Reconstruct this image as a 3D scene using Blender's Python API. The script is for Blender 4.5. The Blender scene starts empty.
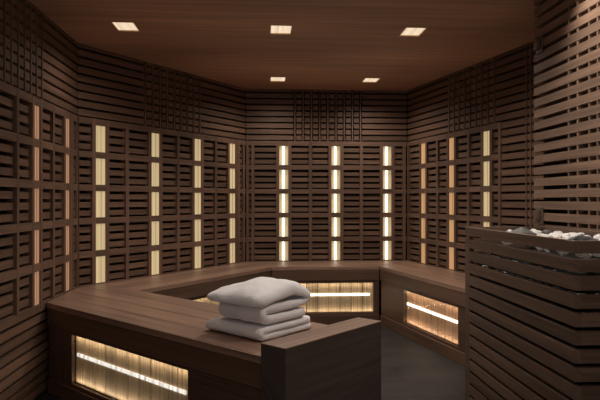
import bpy, bmesh, math, random
from mathutils import Vector, Matrix, noise
random.seed(7)
SC = bpy.context.scene
COL = SC.collection
F = 574.0; CAMH = 1.15; YAW = math.radians(3.9)
CY, SY = math.cos(YAW), math.sin(YAW)
HORIZON = 200.5

# ------------------------------------------------------------------ plan geometry
def ray(px):
    X = (px-300.0)/F
    return (X*CY+SY, -X*SY+CY)
def hit(px, P, d):                      # distance along wall line P + s*d where the sight line crosses
    r = ray(px)
    return -(P[0]*r[1]-P[1]*r[0])/(d[0]*r[1]-d[1]*r[0])
CEIL = 2.264
XA, XD, YBK = -1.285, 1.495, 5.741
AB = (XA, 4.150); BL = (-0.148, YBK); BR = (1.480, YBK)
lB = math.hypot(BL[0]-AB[0], BL[1]-AB[1])
dB = ((BL[0]-AB[0])/lB, (BL[1]-AB[1])/lB)
aC = math.radians(12.6)
dC = (math.sin(aC), -math.cos(aC))
YC_END = 3.056
lC = (BR[1]-YC_END)/math.cos(aC)
CE = (BR[0]+dC[0]*lC, YC_END)

# ------------------------------------------------------------------ materials
def new_mat(name):
    m = bpy.data.materials.new(name); m.use_nodes = True
    nt = m.node_tree; nt.nodes.clear()
    out = nt.nodes.new('ShaderNodeOutputMaterial')
    b = nt.nodes.new('ShaderNodeBsdfPrincipled')
    nt.links.new(b.outputs[0], out.inputs[0])
    return m, nt, b
def ramp(nt, fac, stops):
    r = nt.nodes.new('ShaderNodeValToRGB')
    while len(r.color_ramp.elements) < len(stops): r.color_ramp.elements.new(0.5)
    for e, (p, c) in zip(r.color_ramp.elements, stops):
        e.position = p; e.color = (c[0], c[1], c[2], 1)
    nt.links.new(fac, r.inputs[0]); return r
def uvnoise(nt, sx, sy, scale=1.0, detail=4, rough=.6, dist=0.0):
    uv = nt.nodes.new('ShaderNodeUVMap')
    mp = nt.nodes.new('ShaderNodeMapping'); mp.inputs['Scale'].default_value = (sx, sy, 1)
    nz = nt.nodes.new('ShaderNodeTexNoise'); nz.inputs['Scale'].default_value = scale
    nz.inputs['Detail'].default_value = detail; nz.inputs['Roughness'].default_value = rough
    nz.inputs['Distortion'].default_value = dist
    nt.links.new(uv.outputs[0], mp.inputs[0]); nt.links.new(mp.outputs[0], nz.inputs[0])
    return nz.outputs[0]
def wood(name, c, var=.35, rough=.55, sx=1.5, sy=55, spec=.35):
    m, nt, b = new_mat(name)
    g = uvnoise(nt, sx, sy, 1.0, 5, .65, .3)
    g2 = uvnoise(nt, .55, 1.3, 1.0, 1, .5)
    lo = [x*(1-var) for x in c]; hi = [x*(1+var) for x in c]
    r = ramp(nt, g, [(.3, lo), (.7, hi)])
    r2 = ramp(nt, g2, [(.3, (.72, .72, .72)), (.7, (1.22, 1.18, 1.15))])
    mx = nt.nodes.new('ShaderNodeMix'); mx.data_type = 'RGBA'; mx.blend_type = 'MULTIPLY'; mx.inputs[0].default_value = 1
    nt.links.new(r.outputs[0], mx.inputs[6]); nt.links.new(r2.outputs[0], mx.inputs[7])
    nt.links.new(mx.outputs[2], b.inputs['Base Color'])
    b.inputs['Roughness'].default_value = rough; b.inputs['Specular IOR Level'].default_value = spec
    bp = nt.nodes.new('ShaderNodeBump'); bp.inputs['Strength'].default_value = .12; bp.inputs['Distance'].default_value = .002
    nt.links.new(g, bp.inputs['Height']); nt.links.new(bp.outputs[0], b.inputs['Normal'])
    return m
def plain(name, c, rough=.6, metal=0):
    m, nt, b = new_mat(name)
    b.inputs['Base Color'].default_value = (*c, 1); b.inputs['Roughness'].default_value = rough
    b.inputs['Metallic'].default_value = metal
    nz = nt.nodes.new('ShaderNodeTexNoise'); nz.inputs['Scale'].default_value = 90
    r = ramp(nt, nz.outputs[0], [(.3, [x*.85 for x in c]), (.7, [x*1.15 for x in c])])
    nt.links.new(r.outputs[0], b.inputs['Base Color'])
    return m
def glow(name, c, strength, stripe=.0, sx=0, sy=60, base=(.5, .4, .25)):
    m, nt, b = new_mat(name)
    b.inputs['Base Color'].default_value = (*base, 1)
    b.inputs['Roughness'].default_value = .5
    b.inputs['Emission Strength'].default_value = strength
    if stripe:
        g = uvnoise(nt, sx, sy, 1.0, 3, .6)
        r = ramp(nt, g, [(.36, [x*(1-stripe) for x in c]), (.62, c)])
        nt.links.new(r.outputs[0], b.inputs['Emission Color'])
    else:
        b.inputs['Emission Color'].default_value = (*c, 1)
    return m

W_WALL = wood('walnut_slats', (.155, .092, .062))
W_FRAME = wood('walnut_frame', (.165, .098, .068))
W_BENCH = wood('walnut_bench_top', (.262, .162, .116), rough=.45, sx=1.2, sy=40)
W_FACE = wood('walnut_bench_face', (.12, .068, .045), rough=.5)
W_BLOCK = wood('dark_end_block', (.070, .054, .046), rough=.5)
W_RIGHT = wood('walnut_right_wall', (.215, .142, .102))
W_HEAT = wood('walnut_heater_casing', (.135, .085, .060))
W_CEIL = wood('walnut_ceiling', (.56, .335, .225), var=.22, sx=.6, sy=22)
W_PINE = wood('pale_pine', (.66, .50, .31), var=.45, rough=.5, sx=1.5, sy=60)
W_PINE_RED = wood('reddish_pine', (.62, .37, .22), var=.4, rough=.5, sx=1.5, sy=60)
M_BACK = plain('black_backing', (.012, .009, .008), .9)
M_STEEL = plain('dark_steel', (.05, .048, .046), .35, .9)
M_BRONZE = plain('brown_bracket', (.13, .09, .07), .4, .2)

# ------------------------------------------------------------------ mesh builder
class MB:
    def __init__(s): s.v = []; s.f = []; s.uv = []
    def face(s, pts, uvs):
        i = len(s.v); s.v += [tuple(p) for p in pts]; s.f.append(tuple(range(i, i+len(pts)))); s.uv.append(uvs)
    def obox(s, O, ax, ay, az, a, b, c):
        # oriented box; (a0,a1) along ax etc.; grain runs along the longest side
        O = Vector(O); A = [Vector(ax), Vector(ay), Vector(az)]; R = [a, b, c]
        L = [abs(r[1]-r[0]) for r in R]; k = L.index(max(L))
        off = (random.random()*40, random.random()*40)
        def P(i, j, l): return O + A[0]*R[0][i] + A[1]*R[1][j] + A[2]*R[2][l]
        def UV(i, j, l):
            q = [R[0][i], R[1][j], R[2][l]]
            return (off[0]+q[k], off[1]+sum(q[n] for n in range(3) if n != k))
        base = len(s.v)
        idx = {}
        for i in (0, 1):
            for j in (0, 1):
                for l in (0, 1):
                    idx[(i, j, l)] = len(s.v); s.v.append(tuple(P(i, j, l)))
        det = A[0].cross(A[1]).dot(A[2])
        sg = 1
        for r in R:
            if r[1] < r[0]: sg = -sg
        if det < 0: sg = -sg
        quads = [[(0,0,0),(0,1,0),(1,1,0),(1,0,0)], [(0,0,1),(1,0,1),(1,1,1),(0,1,1)],
                 [(0,0,0),(1,0,0),(1,0,1),(0,0,1)], [(0,1,0),(0,1,1),(1,1,1),(1,1,0)],
                 [(0,0,0),(0,0,1),(0,1,1),(0,1,0)], [(1,0,0),(1,1,0),(1,1,1),(1,0,1)]]
        for q in quads:
            if sg < 0: q = q[::-1]
            s.f.append(tuple(idx[t] for t in q)); s.uv.append([UV(*t) for t in q])
    def box(s, x0, x1, y0, y1, z0, z1):
        s.obox((0,0,0), (1,0,0), (0,1,0), (0,0,1), (x0,x1), (y0,y1), (z0,z1))
    def prism(s, poly, z0, z1, d=(1, 0)):
        # poly counter-clockwise; grain along d
        off = (random.random()*40, random.random()*40); e = (-d[1], d[0])
        def UV(p, z): return (off[0]+p[0]*d[0]+p[1]*d[1], off[1]+p[0]*e[0]+p[1]*e[1]+z)
        n = len(poly); i0 = len(s.v)
        s.v += [(p[0], p[1], z0) for p in poly] + [(p[0], p[1], z1) for p in poly]
        s.f.append(tuple(i0+n+k for k in range(n))); s.uv.append([UV(p, z1) for p in poly])
        s.f.append(tuple(i0+k for k in reversed(range(n)))); s.uv.append([UV(p, z0) for p in reversed(poly)])
        for k in range(n):
            j = (k+1) % n; p, q = poly[k], poly[j]
            s.f.append((i0+k, i0+j, i0+n+j, i0+n+k))
            l0 = math.hypot(q[0]-p[0], q[1]-p[1])
            o2 = off[0]+p[0]*d[0]
            s.uv.append([(o2, off[1]+z0), (o2+l0, off[1]+z0), (o2+l0, off[1]+z1), (o2, off[1]+z1)])
    def tube(s, p, q, r, n=12):
        p, q = Vector(p), Vector(q); d = (q-p).normalized()
        a = d.orthogonal().normalized(); b = d.cross(a); i0 = len(s.v); L = (q-p).length
        for P in (p, q):
            for k in range(n):
                t = 2*math.pi*k/n; s.v.append(tuple(P + (a*math.cos(t)+b*math.sin(t))*r))
        for k in range(n):
            j = (k+1) % n; s.f.append((i0+k, i0+j, i0+n+j, i0+n+k))
            s.uv.append([(0, k/n*.1), (0, k/n*.1), (L, k/n*.1), (L, k/n*.1)])
        s.f.append(tuple(i0+k for k in reversed(range(n)))); s.uv.append([(0, 0)]*n)
        s.f.append(tuple(i0+n+k for k in range(n))); s.uv.append([(L, 0)]*n)
    def build(s, name, mat, parent=None, bevel=0, smooth=False):
        me = bpy.data.meshes.new(name)
        me.from_pydata(s.v, [], s.f); me.validate(clean_customdata=False)
        uvl = me.uv_layers.new(name='UVMap')
        for p, uvs in zip(me.polygons, s.uv):
            for li, uv in zip(p.loop_indices, uvs): uvl.data[li].uv = uv
        me.materials.append(mat)
        if smooth:
            for p in me.polygons: p.use_smooth = True
        o = bpy.data.objects.new(name, me); COL.objects.link(o)
        if parent: o.parent = parent; o.matrix_parent_inverse = Matrix.Translation(parent.location).inverted()
        if bevel:
            b = o.modifiers.new('bevel', 'BEVEL'); b.width = bevel; b.segments = 2; b.limit_method = 'ANGLE'
        return o
def empty(name, loc, label, cat, group=None):
    o = bpy.data.objects.new(name, None); COL.objects.link(o); o.location = loc; o.empty_display_size = .1
    o['label'] = label; o['category'] = cat
    if group: o['group'] = group
    return o
def tag(o, label, cat, group=None):
    o['label'] = label; o['category'] = cat
    if group: o['group'] = group
    return o
def struct(o): o['kind'] = 'structure'; return o

def clip(poly, nx, ny, c):               # keep nx*x+ny*y <= c
    out = []
    for i in range(len(poly)):
        p, q = poly[i], poly[(i+1) % len(poly)]
        a, b = nx*p[0]+ny*p[1]-c, nx*q[0]+ny*q[1]-c
        if a <= 0: out.append(p)
        if (a < 0 < b) or (b < 0 < a):
            t = a/(a-b); out.append((p[0]+(q[0]-p[0])*t, p[1]+(q[1]-p[1])*t))
    return out

# ------------------------------------------------------------------ wall frames of reference
class Wall:
    def __init__(s, P, d, n): s.P = P; s.d = d; s.n = n
    def box(s, mb, s0, s1, z0, z1, d0, d1):
        mb.obox((s.P[0], s.P[1], 0), (s.d[0], s.d[1], 0), (s.n[0], s.n[1], 0), (0, 0, 1), (s0, s1), (d0, d1), (z0, z1))
    def pt(s, a, d, z): return (s.P[0]+s.d[0]*a+s.n[0]*d, s.P[1]+s.d[1]*a+s.n[1]*d, z)
WA = Wall((XA, 0), (0, 1), (1, 0))
WB = Wall(AB, dB, (dB[1], -dB[0]))
WK = Wall(BL, (1, 0), (0, -1))
WC = Wall(BR, dC, (dC[1], -dC[0]))
WD = Wall((XD, 0), (0, 1), (-1, 0))
RAILS = [1.7225-.24*k for k in range(6)]
GAPS = [1.689+.06*k for k in range(-28, 10)]
GH = .0085
def slat_bands(z0, z1):
    bands = []; lo = z0
    for g in sorted(GAPS):
        if g-GH <= z0 or g+GH >= z1:
            if g-GH <= z0 < g+GH: lo = g+GH
            continue
        if g-GH-lo > .006: bands.append((lo, g-GH))
        lo = g+GH
    top = z1
    for g in GAPS:
        if g-GH < z1 < g+GH: top = g-GH
    if top-lo > .006: bands.append((lo, top))
    return bands

# ------------------------------------------------------------------ room shell
m_floor, nt, b = new_mat('dark_slate_floor')
tc = nt.nodes.new('ShaderNodeTexCoord')
br = nt.nodes.new('ShaderNodeTexBrick'); br.inputs['Scale'].default_value = 1; br.inputs['Brick Width'].default_value = .6
br.inputs['Row Height'].default_value = .3; br.inputs['Mortar Size'].default_value = .004
br.inputs['Color1'].default_value = (.026, .021, .019, 1); br.inputs['Color2'].default_value = (.031, .025, .023, 1)
br.inputs['Mortar'].default_value = (.012, .010, .009, 1)
nz = nt.nodes.new('ShaderNodeTexNoise'); nz.inputs['Scale'].default_value = 5; nz.inputs['Detail'].default_value = 8
rr = ramp(nt, nz.outputs[0], [(.3, (.6, .6, .6)), (.7, (1.3, 1.3, 1.3))])
mx = nt.nodes.new('ShaderNodeMix'); mx.data_type = 'RGBA'; mx.blend_type = 'MULTIPLY'; mx.inputs[0].default_value = 1
nt.links.new(tc.outputs['Object'], br.inputs[0]); nt.links.new(tc.outputs['Object'], nz.inputs[0])
nt.links.new(br.outputs[0], mx.inputs[6]); nt.links.new(rr.outputs[0], mx.inputs[7]); nt.links.new(mx.outputs[2], b.inputs['Base Color'])
b.inputs['Roughness'].default_value = .6; b.inputs['Specular IOR Level'].default_value = .25
mb = MB(); mb.box(-1.6, 2.5, -.6, 6.0, -.1, 0); struct(mb.build('floor', m_floor))

# ceiling with real openings for the recessed lamps
LAMPS = [(-.865, 3.752), (.131, 3.752), (1.003, 3.738), (.157, 5.285), (1.019, 5.268),
         (-.865, 2.22), (.131, 2.22), (1.003, 2.22), (-.865, .75), (.131, .75), (1.003, .75)]
LW, LL = .072, .098
def rects_minus(x0, x1, y0, y1, holes):
    xs = sorted({x0, x1, *[h[0] for h in holes], *[h[1] for h in holes]})
    ys = sorted({y0, y1, *[h[2] for h in holes], *[h[3] for h in holes]})
    for j in range(len(ys)-1):
        run = None
        for i in range(len(xs)-1):
            cx, cy = (xs[i]+xs[i+1])/2, (ys[j]+ys[j+1])/2
            inside = any(h[0] < cx < h[1] and h[2] < cy < h[3] for h in holes)
            if not inside:
                if run is None: run = xs[i]
            else:
                if run is not None: yield (run, xs[i], ys[j], ys[j+1]); run = None
        if run is not None: yield (run, xs[-1], ys[j], ys[j+1])
holes = [(x-LW, x+LW, y-LL, y+LL) for x, y in LAMPS]
me_c = MB()
for (a, b_, c, d) in rects_minus(-1.6, 2.5, -.6, 6.0, holes):
    i0 = len(me_c.v)
    me_c.v += [(x, y, z) for z in (CEIL, CEIL+.1) for (x, y) in ((a, c), (b_, c), (b_, d), (a, d))]
    for q in ((0, 3, 2, 1), (4, 5, 6, 7), (0, 1, 5, 4), (1, 2, 6, 5), (2, 3, 7, 6), (3, 0, 4, 7)):
        me_c.f.append(tuple(i0+k for k in q)); me_c.uv.append([(me_c.v[i0+k][0], me_c.v[i0+k][1]) for k in q])
struct(me_c.build('ceiling', W_CEIL))

def backing(w, name, s0, s1, z0=0, z1=CEIL, d=-.066, t=.08):
    m = MB(); w.box(m, s0, s1, z0, z1, d-t, d); return struct(m.build(name, M_BACK))
def cladding(w, wall, zones, fins=None, mat=W_WALL, d0=-.060, d1=-.006):
    m = MB()
    for (s0, s1, z0, z1) in zones:
        for (a, b_) in slat_bands(z0, z1): w.box(m, s0, s1, a, b_, d0, d1)
    o = m.build('slat_cladding', mat, wall)
    return o
wa = backing(WA, 'wall_left', -.5, 4.21)
wb = backing(WB, 'wall_left_angled', -.03, lB+.05)
wk = backing(WK, 'wall_back', -.1, (BR[0]-BL[0])+.1)
wc = backing(WC, 'wall_right_angled', -.06, lC+.06)
wd = backing(WD, 'wall_right', -.5, 3.0, d=-.052)

FR_TOP = 1.746
def with_fins(w, wall, s0, s1, fins, z0=FR_TOP, z1=CEIL, fin_label=None):
    m = MB(); fw = .0065; kerf = .009
    edges = [s0] + fins + [s1]
    for i in range(len(edges)-1):
        a = edges[i] + (fw+kerf if i else 0); b_ = edges[i+1] - (fw+kerf if i < len(edges)-2 else 0)
        for (u, v) in slat_bands(z0, z1): w.box(m, a, b_, u, v, -.060, -.006)
    m.build('slat_cladding', W_WALL, wall)
    f = MB()
    for s in fins: w.box(f, s-fw, s+fw, z0, z1-.002, -.060, -.002)
    f.build('upright_battens', W_FRAME, wall)

bk_f = [.489+.083*k for k in range(9)]
b_f = [.633+.081*k for k in range(9)]
c_f = [.790+.082*k for k in range(9)]
a_f = sorted(3.490-.083*k for k in range(9))
LK = BR[0]-BL[0]
with_fins(WK, wk, 0, LK, bk_f)
with_fins(WB, wb, 0, lB, b_f)
with_fins(WC, wc, 0, lC, c_f)
with_fins(WA, wa, -.45, AB[1], a_f)
cladding(WA, wa, [(-.45, 1.90, .0, FR_TOP), (1.90, 4.12, 0, .498)])
cladding(WC, wc, [(1.536, lC, .0, FR_TOP)])
# thin upright battens near the right end of the angled wall
m = MB()
for s in (1.826, 1.872): WC.box(m, s-.006, s+.006, 0.55, CEIL-.002, -.060, -.001)
m.build('upright_battens', W_FRAME, wc)
cladding(WB, wb, [(0, lB, 0, .498)]); cladding(WK, wk, [(0, LK, 0, .498)])
# right wall: broad boards with short upright battens standing in the gaps
DG = [1.094+.0618*k for k in range(-18, 19)]
m = MB(); lo = 0.0
for g in DG:
    if g < .02 or g > CEIL-.01: continue
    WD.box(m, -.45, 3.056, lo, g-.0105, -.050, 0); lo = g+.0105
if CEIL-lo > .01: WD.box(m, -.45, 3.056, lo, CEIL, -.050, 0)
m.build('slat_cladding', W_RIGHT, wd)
m = MB()
for s in (2.705, 2.625, 2.529, 2.463, 2.38, 2.30, 2.215, 2.14, 2.05):
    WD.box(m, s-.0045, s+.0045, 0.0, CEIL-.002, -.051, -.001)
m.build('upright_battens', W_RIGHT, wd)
m = MB(); m.box(XD+.052, CE[0]+.2, 3.0, 3.05, 0, CEIL)
ret = struct(m.build('wall_right_return', M_BACK))

# ------------------------------------------------------------------ lattice panels
LAMPW = .046
CELLS = []
for k in range(5):
    z1c, z0c = RAILS[k]-.023, RAILS[k+1]+.023
    cuts = [g_ for g_ in GAPS if z0c-.01 < g_ < z1c+.011]
    lo = z0c; rows_ = []
    for g_ in sorted(cuts):
        a_, b_ = g_-.0105, g_+.0105
        if a_-lo > .006: rows_.append((lo, a_))
        lo = max(lo, b_)
    if z1c-lo > .006: rows_.append((lo, z1c))
    CELLS.append(rows_)
def lattice(w, name, label, s0, s1, posts, lamps, zb=.50):
    e = empty('lattice_panel', w.pt((s0+s1)/2, 0, zb), label, 'wall panel')
    fr = MB(); pw = .015
    up = sorted(posts + [x for L in lamps for x in (L-LAMPW-pw, L+LAMPW+pw)])
    for p in up:
        a = max(p-pw, s0); b_ = min(p+pw, s1)
        w.box(fr, a, b_, zb, FR_TOP, -.058, 0)
    sp = sorted([(max(p-pw, s0), min(p+pw, s1)) for p in up])
    # rails run between the uprights, across lamp bays too, a hair behind the uprights' face
    prev = s0
    for (a, b_) in sp + [(s1, s1)]:
        if a-prev > .004:
            for z in RAILS: w.box(fr, prev, a, z-.0225, z+.0225, -.034, -.001)
        prev = max(prev, b_)
    fr.build('frame', W_FRAME, e)
    bays = []; prev = s0
    for (a, b_) in sp + [(s1, s1)]:
        mid = (prev+a)/2
        if a-prev > .004 and not any(abs(mid-L) < .02 for L in lamps): bays.append((prev, a))
        prev = max(prev, b_)
    for (a, b_) in bays:
        for rows_ in CELLS:
            lv = MB()
            for (u, v) in rows_: w.box(lv, a+.001, b_-.001, u, v, -.048, -.018)
            w.box(lv, a+.002, a+.008, rows_[0][0], rows_[-1][1], -.054, -.0482)
            lv.build('louvre_cell', W_WALL, e)
    return e
GLOW = {
 'cream': glow('cream_heating_pane', (.80, .62, .33), .50, .35, 0, 55),
 'orange': glow('orange_heating_pane', (.95, .55, .25), .40, .30, 0, 55, (.4, .22, .12)),
 'dim': glow('dim_orange_heating_pane', (.72, .38, .22), .37, .25, 0, 55, (.35, .2, .12)),
 'bright': glow('bright_heating_pane', (1.0, .78, .44), .27, .35, 0, 55),
}
TUBE = {'bright': glow('white_hot_tube', (1, .93, .78), 2.4)}
def strip(w, s, kind, label, group, zb=.50):
    e = empty('infrared_strip', w.pt(s, -.03, RAILS[-1]), label, 'heat lamp', group)
    hs = MB()
    w.box(hs, s-LAMPW+.001, s+LAMPW-.001, RAILS[-1]+.0225, RAILS[0]-.0225, -.058, -.052)
    hs.build('housing', M_STEEL, e)
    for k in range(5):
        z1 = RAILS[k]-.024; z0 = RAILS[k+1]+.024
        p = MB()
        w.box(p, s-LAMPW+.001, s+LAMPW-.001, z0, z1, -.050, -.010 if kind != 'bright' else -.034)
        pane = p.build('glowing_pane', GLOW[kind], e)
        # vertical stripes of the pane come from its grain; long side is z so flip automatically
        t = MB()
        if kind == 'bright':
            t.tube(w.pt(s-.004, -.026, z0+.004), w.pt(s-.004, -.026, z1-.004), .0095)
            t.build('lamp_tube', TUBE['bright'], pane, smooth=True)
        else:
            w.box(t, s+.006, s+.009, z0, z1, -.0099, -.007)
            t.build('guard_bar', W_PINE, pane)
    return e
pB = [.127, .444, .128]; 
lampsB = [.195, .740, 1.252, 1.746]
lattice(WB, 'B', 'dark slatted lattice panel on the long angled wall left of the rear corner', 0.003, lB-.003, [.444, 1.003, 1.50, 1.842, 1.925, -.008], lampsB)
lampsK = [.377, .903, 1.427]
lattice(WK, 'K', 'dark slatted lattice panel across the straight rear wall', 0.003, LK-.003, [.068, .645, 1.161, 1.60, .012], lampsK)
lampsC = [.328, .833, 1.348]
lattice(WC, 'C', 'dark slatted lattice panel on the right hand angled wall', 0.003, 1.534, [.018, .591, 1.097, 1.519], lampsC)
lampsA = [2.88, 3.410, 3.937]
lattice(WA, 'A', 'dark slatted lattice panel on the near left wall, seen nearly edge on', 1.92, 4.147, [2.10, 2.35, 2.62, 2.88, 3.142, 3.672, 4.03, 4.14], lampsA[1:])
for i, L in enumerate(lampsK):
    strip(WK, L, 'bright', ['leftmost of three white-hot infrared strips on the rear wall', 'middle white-hot infrared strip at the centre of the rear wall', 'rightmost of three white-hot infrared strips on the rear wall'][i], 'infrared strips on the rear wall')
for i, L in enumerate(lampsB):
    strip(WB, L, 'cream', ['wide cream infrared strip on the angled left wall, first after the near left corner',
        'second cream infrared strip from the near end of the angled left wall', 'third cream infrared strip from the near end of the angled left wall',
        'narrow amber infrared strip next to the rear left corner'][i], 'infrared strips on the angled left wall')
for i, L in enumerate(lampsC):
    strip(WC, L, ['orange', 'orange', 'cream'][i], ['orange infrared strip on the right angled wall nearest the rear corner', 'middle orange infrared strip on the right angled wall',
        'pale cream infrared strip on the right angled wall, nearest the stone heater'][i], 'infrared strips on the right angled wall')
for i, L in enumerate(lampsA[1:]):
    strip(WA, L, 'dim', ['dull orange infrared strip on the near left wall, leftmost in view', 'dull orange infrared strip on the left wall beside the near corner'][i], 'infrared strips on the near left wall')

# ------------------------------------------------------------------ recessed ceiling lamps
G_LAMP = glow('ceiling_lamp_diffuser', (1.0, .78, .54), .85, .45, 0, 60)
W_LAMPBOX = wood('pine_lamp_box', (.62, .44, .27), rough=.5)
names = ['recessed ceiling lamp over the left wall, leftmost of the three near ones', 'recessed ceiling lamp at the top centre, middle of the three near ones',
 'recessed ceiling lamp on the right, last of the three near ones', 'small recessed ceiling lamp before the rear wall, left of the rear pair', 'small recessed ceiling lamp before the rear wall, right of the rear pair']
for i, (x, y) in enumerate(LAMPS):
    e = empty('ceiling_lamp', (x, y, CEIL), names[i] if i < 5 else 'recessed ceiling lamp above the viewer, outside the photograph', 'ceiling lamp', 'recessed ceiling lamps' if i < 5 else 'overhead lamps outside the view')
    m = MB(); h = .035
    m.box(x-LW, x-LW+.006, y-LL, y+LL, CEIL, CEIL+h); m.box(x+LW-.006, x+LW, y-LL, y+LL, CEIL, CEIL+h)
    m.box(x-LW+.006, x+LW-.006, y-LL, y-LL+.006, CEIL, CEIL+h); m.box(x-LW+.006, x+LW-.006, y+LL-.006, y+LL, CEIL, CEIL+h)
    m.build('lamp_box', W_LAMPBOX, e)
    d = MB(); d.box(x-LW+.006, x+LW-.006, y-LL+.006, y+LL-.006, CEIL+.007, CEIL+.017)
    d.build('diffuser', G_LAMP, e)

# ------------------------------------------------------------------ benches
ZT = .54
c0, c1 = 2.25, 3.135                                 # near bench: lines x+y = c
r2 = math.sqrt(.5)
dep = .476
# inner line of the B bench
nB = (dB[1], -dB[0]); pBi = (AB[0]+nB[0]*dep, AB[1]+nB[1]*dep)
def isect(P, d, Q, e):
    det = d[0]*(-e[1])+e[0]*d[1]
    t = ((Q[0]-P[0])*(-e[1])+e[0]*(Q[1]-P[1]))/det
    return (P[0]+d[0]*t, P[1]+d[1]*t)
I1 = isect((c1, 0), (-r2, r2), pBi, dB)
W1 = isect((c1, 0), (-r2, r2), AB, dB)
I2 = isect(pBi, dB, (0, YBK-dep), (1, 0))
nC = (dC[1], -dC[0]); pCi = (BR[0]+nC[0]*dep, BR[1]+nC[1]*dep)
I3 = isect((0, YBK-dep), (1, 0), pCi, dC)
YE = 3.12
CEi = isect(pCi, dC, (0, YE), (1, 0)); CEo = isect(BR, dC, (0, YE), (1, 0))
g = .004
P_near = [(XA+g, c0-XA-g), (0, c0), ((c1-c0)/2, c0+(c1-c0)/2), I1, (W1[0]+g, W1[1]-g), (AB[0]+g, AB[1]-g)]
P_B = [I1, I2, (BL[0]+g, BL[1]-g), (W1[0]+g, W1[1]-g)]
P_K = [I2, I3, (BR[0]-g, BR[1]-g), (BL[0]+g, BL[1]-g)]
P_C = [I3, CEi, (CEo[0]-g, CEo[1]), (BR[0]-g, BR[1]-g)]
def area(p): return sum(p[i][0]*p[(i+1) % len(p)][1]-p[(i+1) % len(p)][0]*p[i][1] for i in range(len(p)))
def top_boards(mb, poly, d, nboards, P, depth):
    # boards parallel to d; n points from the front edge (through P) to the wall
    n = (-d[1], d[0])
    cx = sum(p[0] for p in poly)/len(poly); cy = sum(p[1] for p in poly)/len(poly)
    if (cx-P[0])*n[0]+(cy-P[1])*n[1] < 0: n = (-n[0], -n[1])
    base = P[0]*n[0]+P[1]*n[1]
    w = depth/nboards
    k = 0
    while True:
        a = base+k*w-(.01 if k == 0 else 0); b_ = base+(k+1)*w-.003
        if k > 12: break
        q = clip(poly, -n[0], -n[1], -(a)); q = clip(q, n[0], n[1], b_) if len(q) > 2 else q
        if len(q) > 2:
            if area(q) < 0: q = q[::-1]
            if abs(area(q)) > 1e-4: mb.prism(q, ZT-.032, ZT, d)
        k += 1
def shrink(poly, s):
    # inset the polygon by s (convex-ish, ccw)
    if area(poly) < 0: poly = poly[::-1]
    n = len(poly); out = []
    lines = []
    for i in range(n):
        p, q = poly[i], poly[(i+1) % n]; l = math.hypot(q[0]-p[0], q[1]-p[1]); d = ((q[0]-p[0])/l, (q[1]-p[1])/l)
        lines.append(((p[0]-d[1]*s, p[1]+d[0]*s), d))
    for i in range(n):
        out.append(isect(lines[i-1][0], lines[i-1][1], lines[i][0], lines[i][1]))
    return out
def bench(name, label, poly, A, B, nboards, depth, opening, cut=(0, 0)):
    """A -> B is the front edge at the top, opening = (s0, s1) along it."""
    l = math.hypot(B[0]-A[0], B[1]-A[1]); d = ((B[0]-A[0])/l, (B[1]-A[1])/l)
    cx = sum(p[0] for p in poly)/len(poly); cy = sum(p[1] for p in poly)/len(poly)
    n = (d[1], -d[0])
    if (cx-A[0])*n[0]+(cy-A[1])*n[1] > 0: n = (-n[0], -n[1])      # n points out of the front
    w = Wall(A, d, n)
    e = empty('sauna_bench', w.pt(l/2, -depth/2, 0), label, 'bench')
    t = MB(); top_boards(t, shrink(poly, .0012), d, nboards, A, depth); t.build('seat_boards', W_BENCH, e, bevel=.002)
    f = MB()
    x0, x1 = cut[0]+.0015, l-cut[1]-.0015
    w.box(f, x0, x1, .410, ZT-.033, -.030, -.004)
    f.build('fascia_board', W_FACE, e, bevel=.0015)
    s0, s1 = opening
    b_ = MB()
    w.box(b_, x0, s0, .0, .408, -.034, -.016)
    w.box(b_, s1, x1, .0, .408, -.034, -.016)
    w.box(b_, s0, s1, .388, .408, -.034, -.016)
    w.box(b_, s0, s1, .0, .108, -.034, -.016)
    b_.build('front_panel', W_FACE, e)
    k = MB(); w.box(k, x0, x1, .0, .085, -.0155, -.006); k.build('toe_rail', W_FACE, e, bevel=.002)
    return e, w
def S_on(w, px): return hit(px, w.P, w.d)
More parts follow.
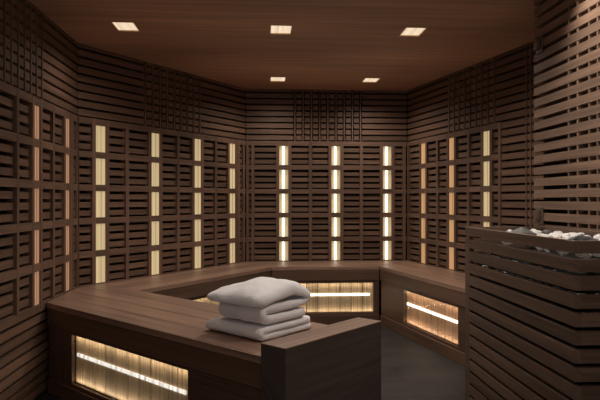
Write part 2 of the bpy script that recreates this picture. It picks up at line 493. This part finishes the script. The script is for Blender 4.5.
def heater_panel(w, s0, s1, label, red=False, t0=.03, t1=.04, ts=10, fill=.30):
    e = empty('infrared_heater', w.pt((s0+s1)/2, -.04, .11), label, 'heater panel', 'glass fronted heater panels in the bench fronts')
    bd = MB(); n = max(4, round((s1-s0)/.105)); wd_ = (s1-s0-.004)/n
    for k in range(n): w.box(bd, s0+.002+k*wd_+.003, s0+.002+(k+1)*wd_-.003, .112, .384, -.052, -.040)
    bd.build('pine_backboards', W_PINE_RED if red else W_PINE, e)
    fr = MB()
    w.box(fr, s0+.001, s1-.001, .1085, .1115, -.062, -.034); w.box(fr, s0+.001, s1-.001, .3845, .3875, -.062, -.034)
    w.box(fr, s0+.0003, s0+.001, .1085, .3875, -.062, -.034); w.box(fr, s1-.001, s1-.0003, .1085, .3875, -.062, -.034)
    fr.build('metal_surround', M_STEEL, e)
    bp_ = MB(); w.box(bp_, s0+.003, s1-.003, .1120, .3840, -.060, -.0525); bp_.build('back_plate', M_BACK, e)
    tb = MB(); w.box(tb, s0+t0, s1-t1, .266, .284, -.038, -.032)
    tb.build('glowing_tube', ts, e)
    for zz, up in ((.382, -1), (.114, 1)):  # unseen fill lights added along both edges to brighten the boards evenly
        l = bpy.data.lights.new('added_panel_fill', 'AREA'); l.shape = 'RECTANGLE'; l.size = s1-s0-.02; l.size_y = .004
        l.energy = fill*(s1-s0); l.color = (1, .84, .66)
        lo_ = bpy.data.objects.new('added_panel_fill', l); COL.objects.link(lo_)
        lo_.location = w.pt((s0+s1)/2, -.0215, zz)
        zdir = Vector((w.n[0]*.08, w.n[1]*.08, -up)).normalized()      # local +Z, the fill light shines along -Z
        xdir = Vector((w.d[0], w.d[1], 0)); ydir = zdir.cross(xdir).normalized()
        lo_.rotation_euler = Matrix((xdir, ydir, zdir)).transposed().to_euler()
        lo_.parent = e; lo_.matrix_parent_inverse = Matrix.Translation(e.location).inverted()
    gl = MB(); w.box(gl, s0+.001, s1-.001, .1115, .3845, -.0195, -.0165)
    gl.build('glass_pane', M_GLASS, e)
    return e
M_GLASS = bpy.data.materials.new('clear_glass'); M_GLASS.use_nodes = True
nt = M_GLASS.node_tree; nt.nodes.clear()
o_ = nt.nodes.new('ShaderNodeOutputMaterial'); ms = nt.nodes.new('ShaderNodeMixShader'); tr = nt.nodes.new('ShaderNodeBsdfTransparent')
gs = nt.nodes.new('ShaderNodeBsdfGlossy'); gs.inputs['Roughness'].default_value = .03; ms.inputs[0].default_value = .05
tr.inputs[0].default_value = (.96, .96, .95, 1)
nt.links.new(tr.outputs[0], ms.inputs[1]); nt.links.new(gs.outputs[0], ms.inputs[2]); nt.links.new(ms.outputs[0], o_.inputs[0])
T_NEAR = glow('tube_striped', (1.0, .96, .88), 1.15, .72, 42, 0)
T_BACK = glow('tube_white', (1.0, .93, .80), 3)

b1, w1 = bench('near', 'nearest dark wooden bench running out to a raised end block and carrying the towels', P_near, (XA+g, c0-XA-g), (0, c0), 4, (c1-c0)*r2, (0, 1), (.0, .002)) if False else (None, None)
def mk(label, poly, A, B, nb, depth, pxs=None, ss=None, cut=(0, 0)):
    l = math.hypot(B[0]-A[0], B[1]-A[1]); d = ((B[0]-A[0])/l, (B[1]-A[1])/l)
    if pxs:
        Pin = A
        ss = tuple(hit(p, A, d) for p in pxs)
    return bench('sauna_bench', label, poly, A, B, nb, depth, ss, cut), ss
(b_near, w_near), ss = mk('nearest dark wooden bench, ending in a raised block and carrying the towels', P_near, (XA+g, c0-XA-g), (0, c0), 4, (c1-c0)*r2, pxs=(69, 185))
heater_panel(w_near, *ss, 'nearest glass heater panel with vertical pine boards, in the front bench', ts=T_NEAR)
(b_B, w_B), ss = mk('dark wooden bench along the long angled left wall', P_B, I1, I2, 3, dep, ss=(.25, 1.33))
heater_panel(w_B, *ss, 'half hidden heater panel behind the towels, under the angled left bench', ts=T_BACK)
(b_K, w_K), ss = mk('dark wooden bench along the straight rear wall', P_K, I2, I3, 3, dep, pxs=(272.5, 374.5))
heater_panel(w_K, *ss, 'glowing heater panel under the rear bench, right of the towels', ts=T_BACK)
(b_C, w_C), ss = mk('dark wooden bench along the right angled wall, running behind the stone heater', P_C, I3, CEi, 3, dep, pxs=(402, 456))
heater_panel(w_C, *ss, 'reddish glowing heater panel under the right hand bench', red=True, ts=T_BACK)
# inner side of the near bench (faces the rear) and its end block
w = Wall((c1/2+(c0-c1)/2+.0, 0), (1, 0), (0, 1))
f = MB()
fi = Wall(I1, (r2, -r2), (r2, r2)); li = math.hypot((c1-c0)/2-I1[0], c0+(c1-c0)/2-I1[1])
fi.box(f, .004, li-.002, .0, ZT-.033, -.03, -.004)
f.build('rear_panel', W_FACE, b_near, bevel=.0015)
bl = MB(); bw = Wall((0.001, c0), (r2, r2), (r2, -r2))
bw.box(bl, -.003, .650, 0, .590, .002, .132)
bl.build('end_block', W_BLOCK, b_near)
# thin cap on the block, in the lighter bench-top wood
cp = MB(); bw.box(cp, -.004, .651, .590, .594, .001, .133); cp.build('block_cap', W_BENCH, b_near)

# ------------------------------------------------------------------ towels
m_tow, nt, b = new_mat('white_terry')
b.inputs['Base Color'].default_value = (.86, .84, .86, 1); b.inputs['Roughness'].default_value = .95
b.inputs['Sheen Weight'].default_value = .3
tc = nt.nodes.new('ShaderNodeTexCoord'); nz = nt.nodes.new('ShaderNodeTexNoise'); nz.inputs['Scale'].default_value = 120; nz.inputs['Detail'].default_value = 6
bp = nt.nodes.new('ShaderNodeBump'); bp.inputs['Strength'].default_value = .8; bp.inputs['Distance'].default_value = .004
nt.links.new(tc.outputs['Object'], nz.inputs[0]); nt.links.new(nz.outputs[0], bp.inputs['Height']); nt.links.new(bp.outputs[0], b.inputs['Normal'])
TO = (-.000, 2.452)                                   # front corner on the bench
TQ = (r2, r2); TE = (-r2, r2)
def smooth_path(pts, n):
    # Catmull-Rom through pts, n samples per span
    P = [Vector(p) for p in pts]; out = []
    for i in range(len(P)-1):
        p0 = P[i-1] if i else P[i]*2-P[i+1]; p1 = P[i]; p2 = P[i+1]; p3 = P[i+2] if i+2 < len(P) else P[i+1]*2-P[i]
        for k in range(n):
            t = k/n
            out.append(.5*((2*p1)+(-p0+p2)*t+(2*p0-5*p1+4*p2-p3)*t*t+(-p0+3*p1-3*p2+p3)*t*t*t))
    out.append(P[-1]); return out
def lerp_keys(keys, f):
    for (f0, v0), (f1, v1) in zip(keys, keys[1:]):
        if f <= f1:
            t = (f-f0)/(f1-f0) if f1 > f0 else 1
            t = max(0, min(1, t)); t = t*t*(3-2*t)
            return v0+(v1-v0)*t
    return keys[-1][1]
def towel(name, pts, th, e_lo, e_hi, seed, label, warp, nsl=56):
    # pts: (across, height) of the cloth's centre line; th, e_lo, e_hi: keys along it
    path = smooth_path(pts, 6)
    verts = []; faces = []
    npth = len(path)
    cum = [0]
    for a, b_ in zip(path, path[1:]): cum.append(cum[-1]+(b_-a).length)
    arc = lambda i: min(cum[i], cum[-1]-cum[i])
    for si in range(nsl+1):
        u = .5-.5*math.cos(math.pi*si/nsl)
        ring = []
        for i, p in enumerate(path):
            f = i/(npth-1)
            lo, hi = lerp_keys(e_lo, f), lerp_keys(e_hi, f)
            lo += noise.noise(Vector((seed+2, f*7, p.x*6)))*.007; hi += noise.noise(Vector((seed+9, f*7, p.x*6)))*.010
            RC = .045; cr = RC*(1-math.sqrt(max(0, 1-(1-min(1, arc(i)/RC))**2))); lo += cr; hi -= cr
            e = lo+(hi-lo)*u
            edge = min(u, 1-u)*(hi-lo)
            T = lerp_keys(th, f)
            rr_ = T*.5
            tf = math.sqrt(max(0, 1-(1-min(1, edge/rr_))**2)); tf = .10+.90*tf
            a = path[min(i+1, npth-1)]-path[max(i-1, 0)]
            n = Vector((-a.y, a.x)).normalized()
            endf = math.sqrt(max(0, 1-(1-min(1, arc(i)/rr_))**2)); endf = .12+.88*endf
            nn = noise.noise(Vector((p.x*9+seed, e*9, f*5)))*.6 + noise.noise(Vector((p.x*26+seed, e*24, f*9)))*.4
            t2 = T*.5*tf*endf*(1+.34*nn)
            c = warp(p, e, u, f)
            ring.append((c + n*t2, c - n*t2, e))
        loop = [(r_[0], r_[2]) for r_ in ring]+[(r_[1], r_[2]) for r_ in reversed(ring)]
        for c, e in loop:
            verts.append((TO[0]+TQ[0]*c.x+TE[0]*e, TO[1]+TQ[1]*c.x+TE[1]*e, ZT+.002+(.003 if seed > 4 else 0)+max(0, c.y)))
    m = 2*npth
    for si in range(nsl):
        for q in range(m):
            a = si*m+q; b_ = si*m+(q+1) % m
            faces.append((a, b_, b_+m, a+m))
    for base, rev in ((0, True), (nsl*m, False)):
        for i in range(npth-1):
            f_ = (base+i, base+i+1, base+m-2-i, base+m-1-i)
            faces.append(f_[::-1] if not rev else f_)
    me = bpy.data.meshes.new(name); me.from_pydata(verts, [], faces)
    bm = bmesh.new(); bm.from_mesh(me); bmesh.ops.recalc_face_normals(bm, faces=bm.faces); bm.to_mesh(me); bm.free()
    me.materials.append(m_tow)
    for p in me.polygons: p.use_smooth = True
    o = bpy.data.objects.new(name, me); COL.objects.link(o)
    sm = o.modifiers.new('smooth', 'SUBSURF'); sm.levels = 1; sm.render_levels = 1
    return tag(o, label, 'towel', 'folded white towels on the near bench')
def warp0(p, e, u, f):
    return Vector((p.x, p.y+.004*noise.noise(Vector((p.x*7, e*7, 1)))*(1 if p.y > .03 else .0)))
towel('folded_towel', [(.378, .017), (.20, .016), (.045, .016), (.020, .020), (.014, .030), (.026, .041), (.07, .045), (.20, .046), (.335, .046), (.358, .041)],
      [(0, .031), (.45, .030), (.6, .030), (1, .030)], [(0, .0), (1, .004)], [(0, .375), (.42, .375), (.60, .335), (1, .33)],
      1.3, 'flat folded white towel lying on the bench under the thicker one', warp0)
def warp1(p, e, u, f):
    k = max(0, min(1, (p.y-.150)/.03))
    dome = .030*math.exp(-((p.x-.20)/.11)**2-((e-.13)/.13)**2)*k + .010*noise.noise(Vector((p.x*7, e*8, 4)))*k
    droop = -.026*max(0, (e-.24)/.11)**1.5*k - .012*max(0, (.05-e)/.05)*k
    wob = .010*noise.noise(Vector((e*7, p.y*16, 9)))
    return Vector((p.x+wob, p.y+dome+droop))
towel('folded_towel', [(.328, .084), (.20, .083), (.075, .083), (.040, .091), (.028, .107), (.042, .124), (.09, .129), (.18, .130), (.275, .131), (.312, .136), (.330, .150), (.322, .166), (.295, .180), (.22, .186), (.13, .186), (.065, .182), (.022, .172), (.0, .156), (-.004, .144)],
      [(0, .040), (.35, .042), (.55, .036), (.75, .056), (1, .052)], [(0, .004), (.5, .008), (.8, -.002), (1, .0)], [(0, .30), (.5, .31), (.72, .365), (1, .36)],
      4.7, 'thick folded white towel with rolled layers, top of the stack', warp1)

# ------------------------------------------------------------------ stone heater
HX0, HX1, HY0, HY1 = 1.053, 1.488, 1.862, 2.900
e = empty('sauna_heater', ((HX0+HX1)/2, (HY0+HY1)/2, 0), 'tall dark slatted wooden sauna heater full of stones, standing at the right wall', 'heater')
m = MB(); t = .022
hg = [.0395+.0615*k for k in range(16)]; lo = .004
for g_ in hg + [None]:
    hi = (g_-.0075) if g_ else None
    if hi is None: break
    if hi > .94: hi = .951
    if hi-lo > .01:
        m.box(HX0, HX0+t, HY0, HY1-.062, lo, hi)
        m.box(HX0+t, HX1, HY0, HY0+t, lo, hi)
        m.box(HX0+t, HX1-.001, HY1-t, HY1, lo, hi)
    lo = g_+.0075
m.build('casing_slats', W_HEAT, e, bevel=.001)
m = MB(); m.box(HX0, HX0+.024, HY1-.061, HY1, .004, .966)
m.build('corner_post', W_HEAT, e)
m = MB(); rz0, rz1, rw = .971, 1.014, .020
m.box(HX0, HX0+rw, HY0, HY1, rz0, rz1); m.box(HX0+rw, HX1, HY0, HY0+rw, rz0, rz1); m.box(HX0+rw, HX1, HY1-rw, HY1, rz0, rz1); m.box(HX1-rw, HX1, HY0+rw, HY1-rw, rz0, rz1)
m.build('top_rim', W_HEAT, e, bevel=.0015)
m = MB(); m.box(HX0+.06, HX1-.03, HY0+.06, HY1-.08, .0, .76); m.build('steel_body', M_STEEL, e)
m = MB(); m.box(HX0+.054, HX1-.004, HY0+.054, HY1-.064, .761, .775); m.build('stone_tray', M_STEEL, e)
m_sw, nt, b = new_mat('white_stone')
tc = nt.nodes.new('ShaderNodeTexCoord'); nz = nt.nodes.new('ShaderNodeTexNoise'); nz.inputs['Scale'].default_value = 22; nz.inputs['Detail'].default_value = 6
nt.links.new(tc.outputs['Object'], nz.inputs[0]); r_ = ramp(nt, nz.outputs[0], [(.35, (.42, .41, .41)), (.6, (.85, .83, .82))]); nt.links.new(r_.outputs[0], b.inputs['Base Color']); b.inputs['Roughness'].default_value = .6
m_sd, nt, b = new_mat('dark_stone')
tc = nt.nodes.new('ShaderNodeTexCoord'); nz = nt.nodes.new('ShaderNodeTexNoise'); nz.inputs['Scale'].default_value = 30; nz.inputs['Detail'].default_value = 6
nt.links.new(tc.outputs['Object'], nz.inputs[0]); r_ = ramp(nt, nz.outputs[0], [(.35, (.03, .03, .034)), (.65, (.14, .135, .14))]); nt.links.new(r_.outputs[0], b.inputs['Base Color']); b.inputs['Roughness'].default_value = .55
def stone_mesh(seed, mat):
    bm = bmesh.new(); bmesh.ops.create_icosphere(bm, subdivisions=3, radius=1)
    rnd = random.Random(seed)
    planes = [(Vector((rnd.gauss(0, 1), rnd.gauss(0, 1), rnd.gauss(0, 1))).normalized(), rnd.uniform(.62, .9)) for _ in range(11)]
    for v in bm.verts:
        p = v.co.copy()
        for n, d in planes:
            k = p.dot(n)
            if k > d: p -= n*(k-d)*.92
        p += p.normalized()*noise.noise(p*2.2+Vector((seed, 0, 0)))*.10
        v.co = p
    me = bpy.data.meshes.new('sauna_stone'); bm.to_mesh(me); bm.free(); me.materials.append(mat)
    return me
SW = [stone_mesh(i, m_sw) for i in range(6)]; SD = [stone_mesh(20+i, m_sd) for i in range(4)]
def stone(x, y, z, r, dark, label=None, sc=(1, 1, .75)):
    me = random.choice(SD if dark else SW)
    o = bpy.data.objects.new('sauna_stone', me); COL.objects.link(o)
    o.location = (x, y, z); o.scale = (r*sc[0], r*sc[1], r*sc[2]); o.rotation_euler = (random.uniform(-.4, .4), random.uniform(-.4, .4), random.uniform(0, 6.28))
    if label: tag(o, label, 'stone', 'large dark stones on the heater')
    elif dark: tag(o, 'dark grey sauna stone piled among white ones in the slatted heater', 'stone', 'dark sauna stones')
    else: tag(o, 'white rough sauna stone in the pile inside the slatted heater', 'stone', 'white sauna stones')
big = [(1.225, 2.60, .055), (1.235, 2.115, .05)]
x0, x1, y0, y1 = HX0+.056, HX1-.055, HY0+.058, HY1-.09
NX, NY = 6, 15
for k in range(4):
    z = .805+.056*k
    for i in range(NX):
        for j in range(NY):
            if k < 3 and i > 0 and j > 0: continue            # only the stones along the slatted faces below the top
            x = x0+(x1-x0)*(i+.5*(k % 2)*.6)/(NX-1+.3) ; y = y0+(y1-y0)*(j+.3*(k % 2))/(NY-1+.3)
            if k == 3:
                if any(math.hypot(x-bx, y-by) < br+.036 for bx, by, br in big): continue
                zz = .970+random.uniform(-.008, .014)+.014*math.exp(-((i-3)/2)**2)*(1.3-j/NY)
            else: zz = z
            stone(x+random.uniform(-.006, .006) if k == 3 else x, y+random.uniform(-.006, .006), zz, random.uniform(.026, .030), random.random() < (.16 if k == 3 else .35))
# hidden bed carrying the top layer
m = MB(); m.box(x0+.052, x1+.02, y0+.052, y1+.02, .776, .912); m.build('stone_bed', M_STEEL, e)
stone(big[0][0], big[0][1], .990, .060, True, 'large dark flat stone at the far end of the heater pile', (1.1, 1.25, .52))
stone(big[1][0], big[1][1], .992, .056, True, 'large dark flat stone at the near end of the heater pile', (1.1, 1.2, .52))

# ------------------------------------------------------------------ brackets on the right wall
for y, z, lab in ((2.985, 1.985, 'small brown bracket high up on the right wall'), (2.985, 1.075, 'small brown bracket on the right wall just above the heater stones')):
    e = empty('wall_bracket', (XD, y, z), lab, 'bracket', 'brown brackets on the right wall')
    m = MB(); WD.box(m, y-.035, y+.030, z-.045, z+.038, .0005, .010); m.build('plate', M_BRONZE, e, bevel=.002)
    m = MB(); WD.box(m, y-.022, y+.018, z-.028, z+.022, .0105, .030); m.build('knuckle', M_BRONZE, e, bevel=.003)

# ------------------------------------------------------------------ light
def spot(loc, aim, power, color=(1, .89, .78), size=120, blend=.9, r=.04, name='lamp_light'):
    l = bpy.data.lights.new(name, 'SPOT'); l.energy = power; l.color = color; l.spot_size = math.radians(size); l.spot_blend = blend; l.shadow_soft_size = r
    o = bpy.data.objects.new(name, l); COL.objects.link(o); o.location = loc
    o.rotation_euler = (Vector(aim)-Vector(loc)).to_track_quat('-Z', 'Y').to_euler(); return o
POW = [15, 58, 36, 20, 26, 4, 5, 40, 3, 3, 8]
for (x, y), p in zip(LAMPS, POW): spot((x, y, CEIL-.004), (x, y, 0), p, size=150, r=.05)
spot((1.36, 2.52, CEIL-.01), (1.46, 2.45, 1.2), 15, color=(1, .88, .76), size=100, blend=1, r=.03)

wld = bpy.data.worlds.new('World'); SC.world = wld; wld.use_nodes = True
bg = wld.node_tree.nodes['Background']; bg.inputs[0].default_value = (1.0, .90, .83, 1); bg.inputs[1].default_value = .42

cam = bpy.data.cameras.new('camera'); co = bpy.data.objects.new('camera', cam); COL.objects.link(co)
cam.sensor_width = 36; cam.lens = F/600*36; co.location = (0, 0, CAMH); co.rotation_euler = (math.radians(90), 0, -YAW)
cam.shift_y = .5/600; cam.clip_start = .02
SC.camera = co
vs = SC.view_settings; vs.view_transform = 'Standard'; vs.look = 'None'; vs.gamma = 1; vs.use_curve_mapping = False; vs.exposure = .32
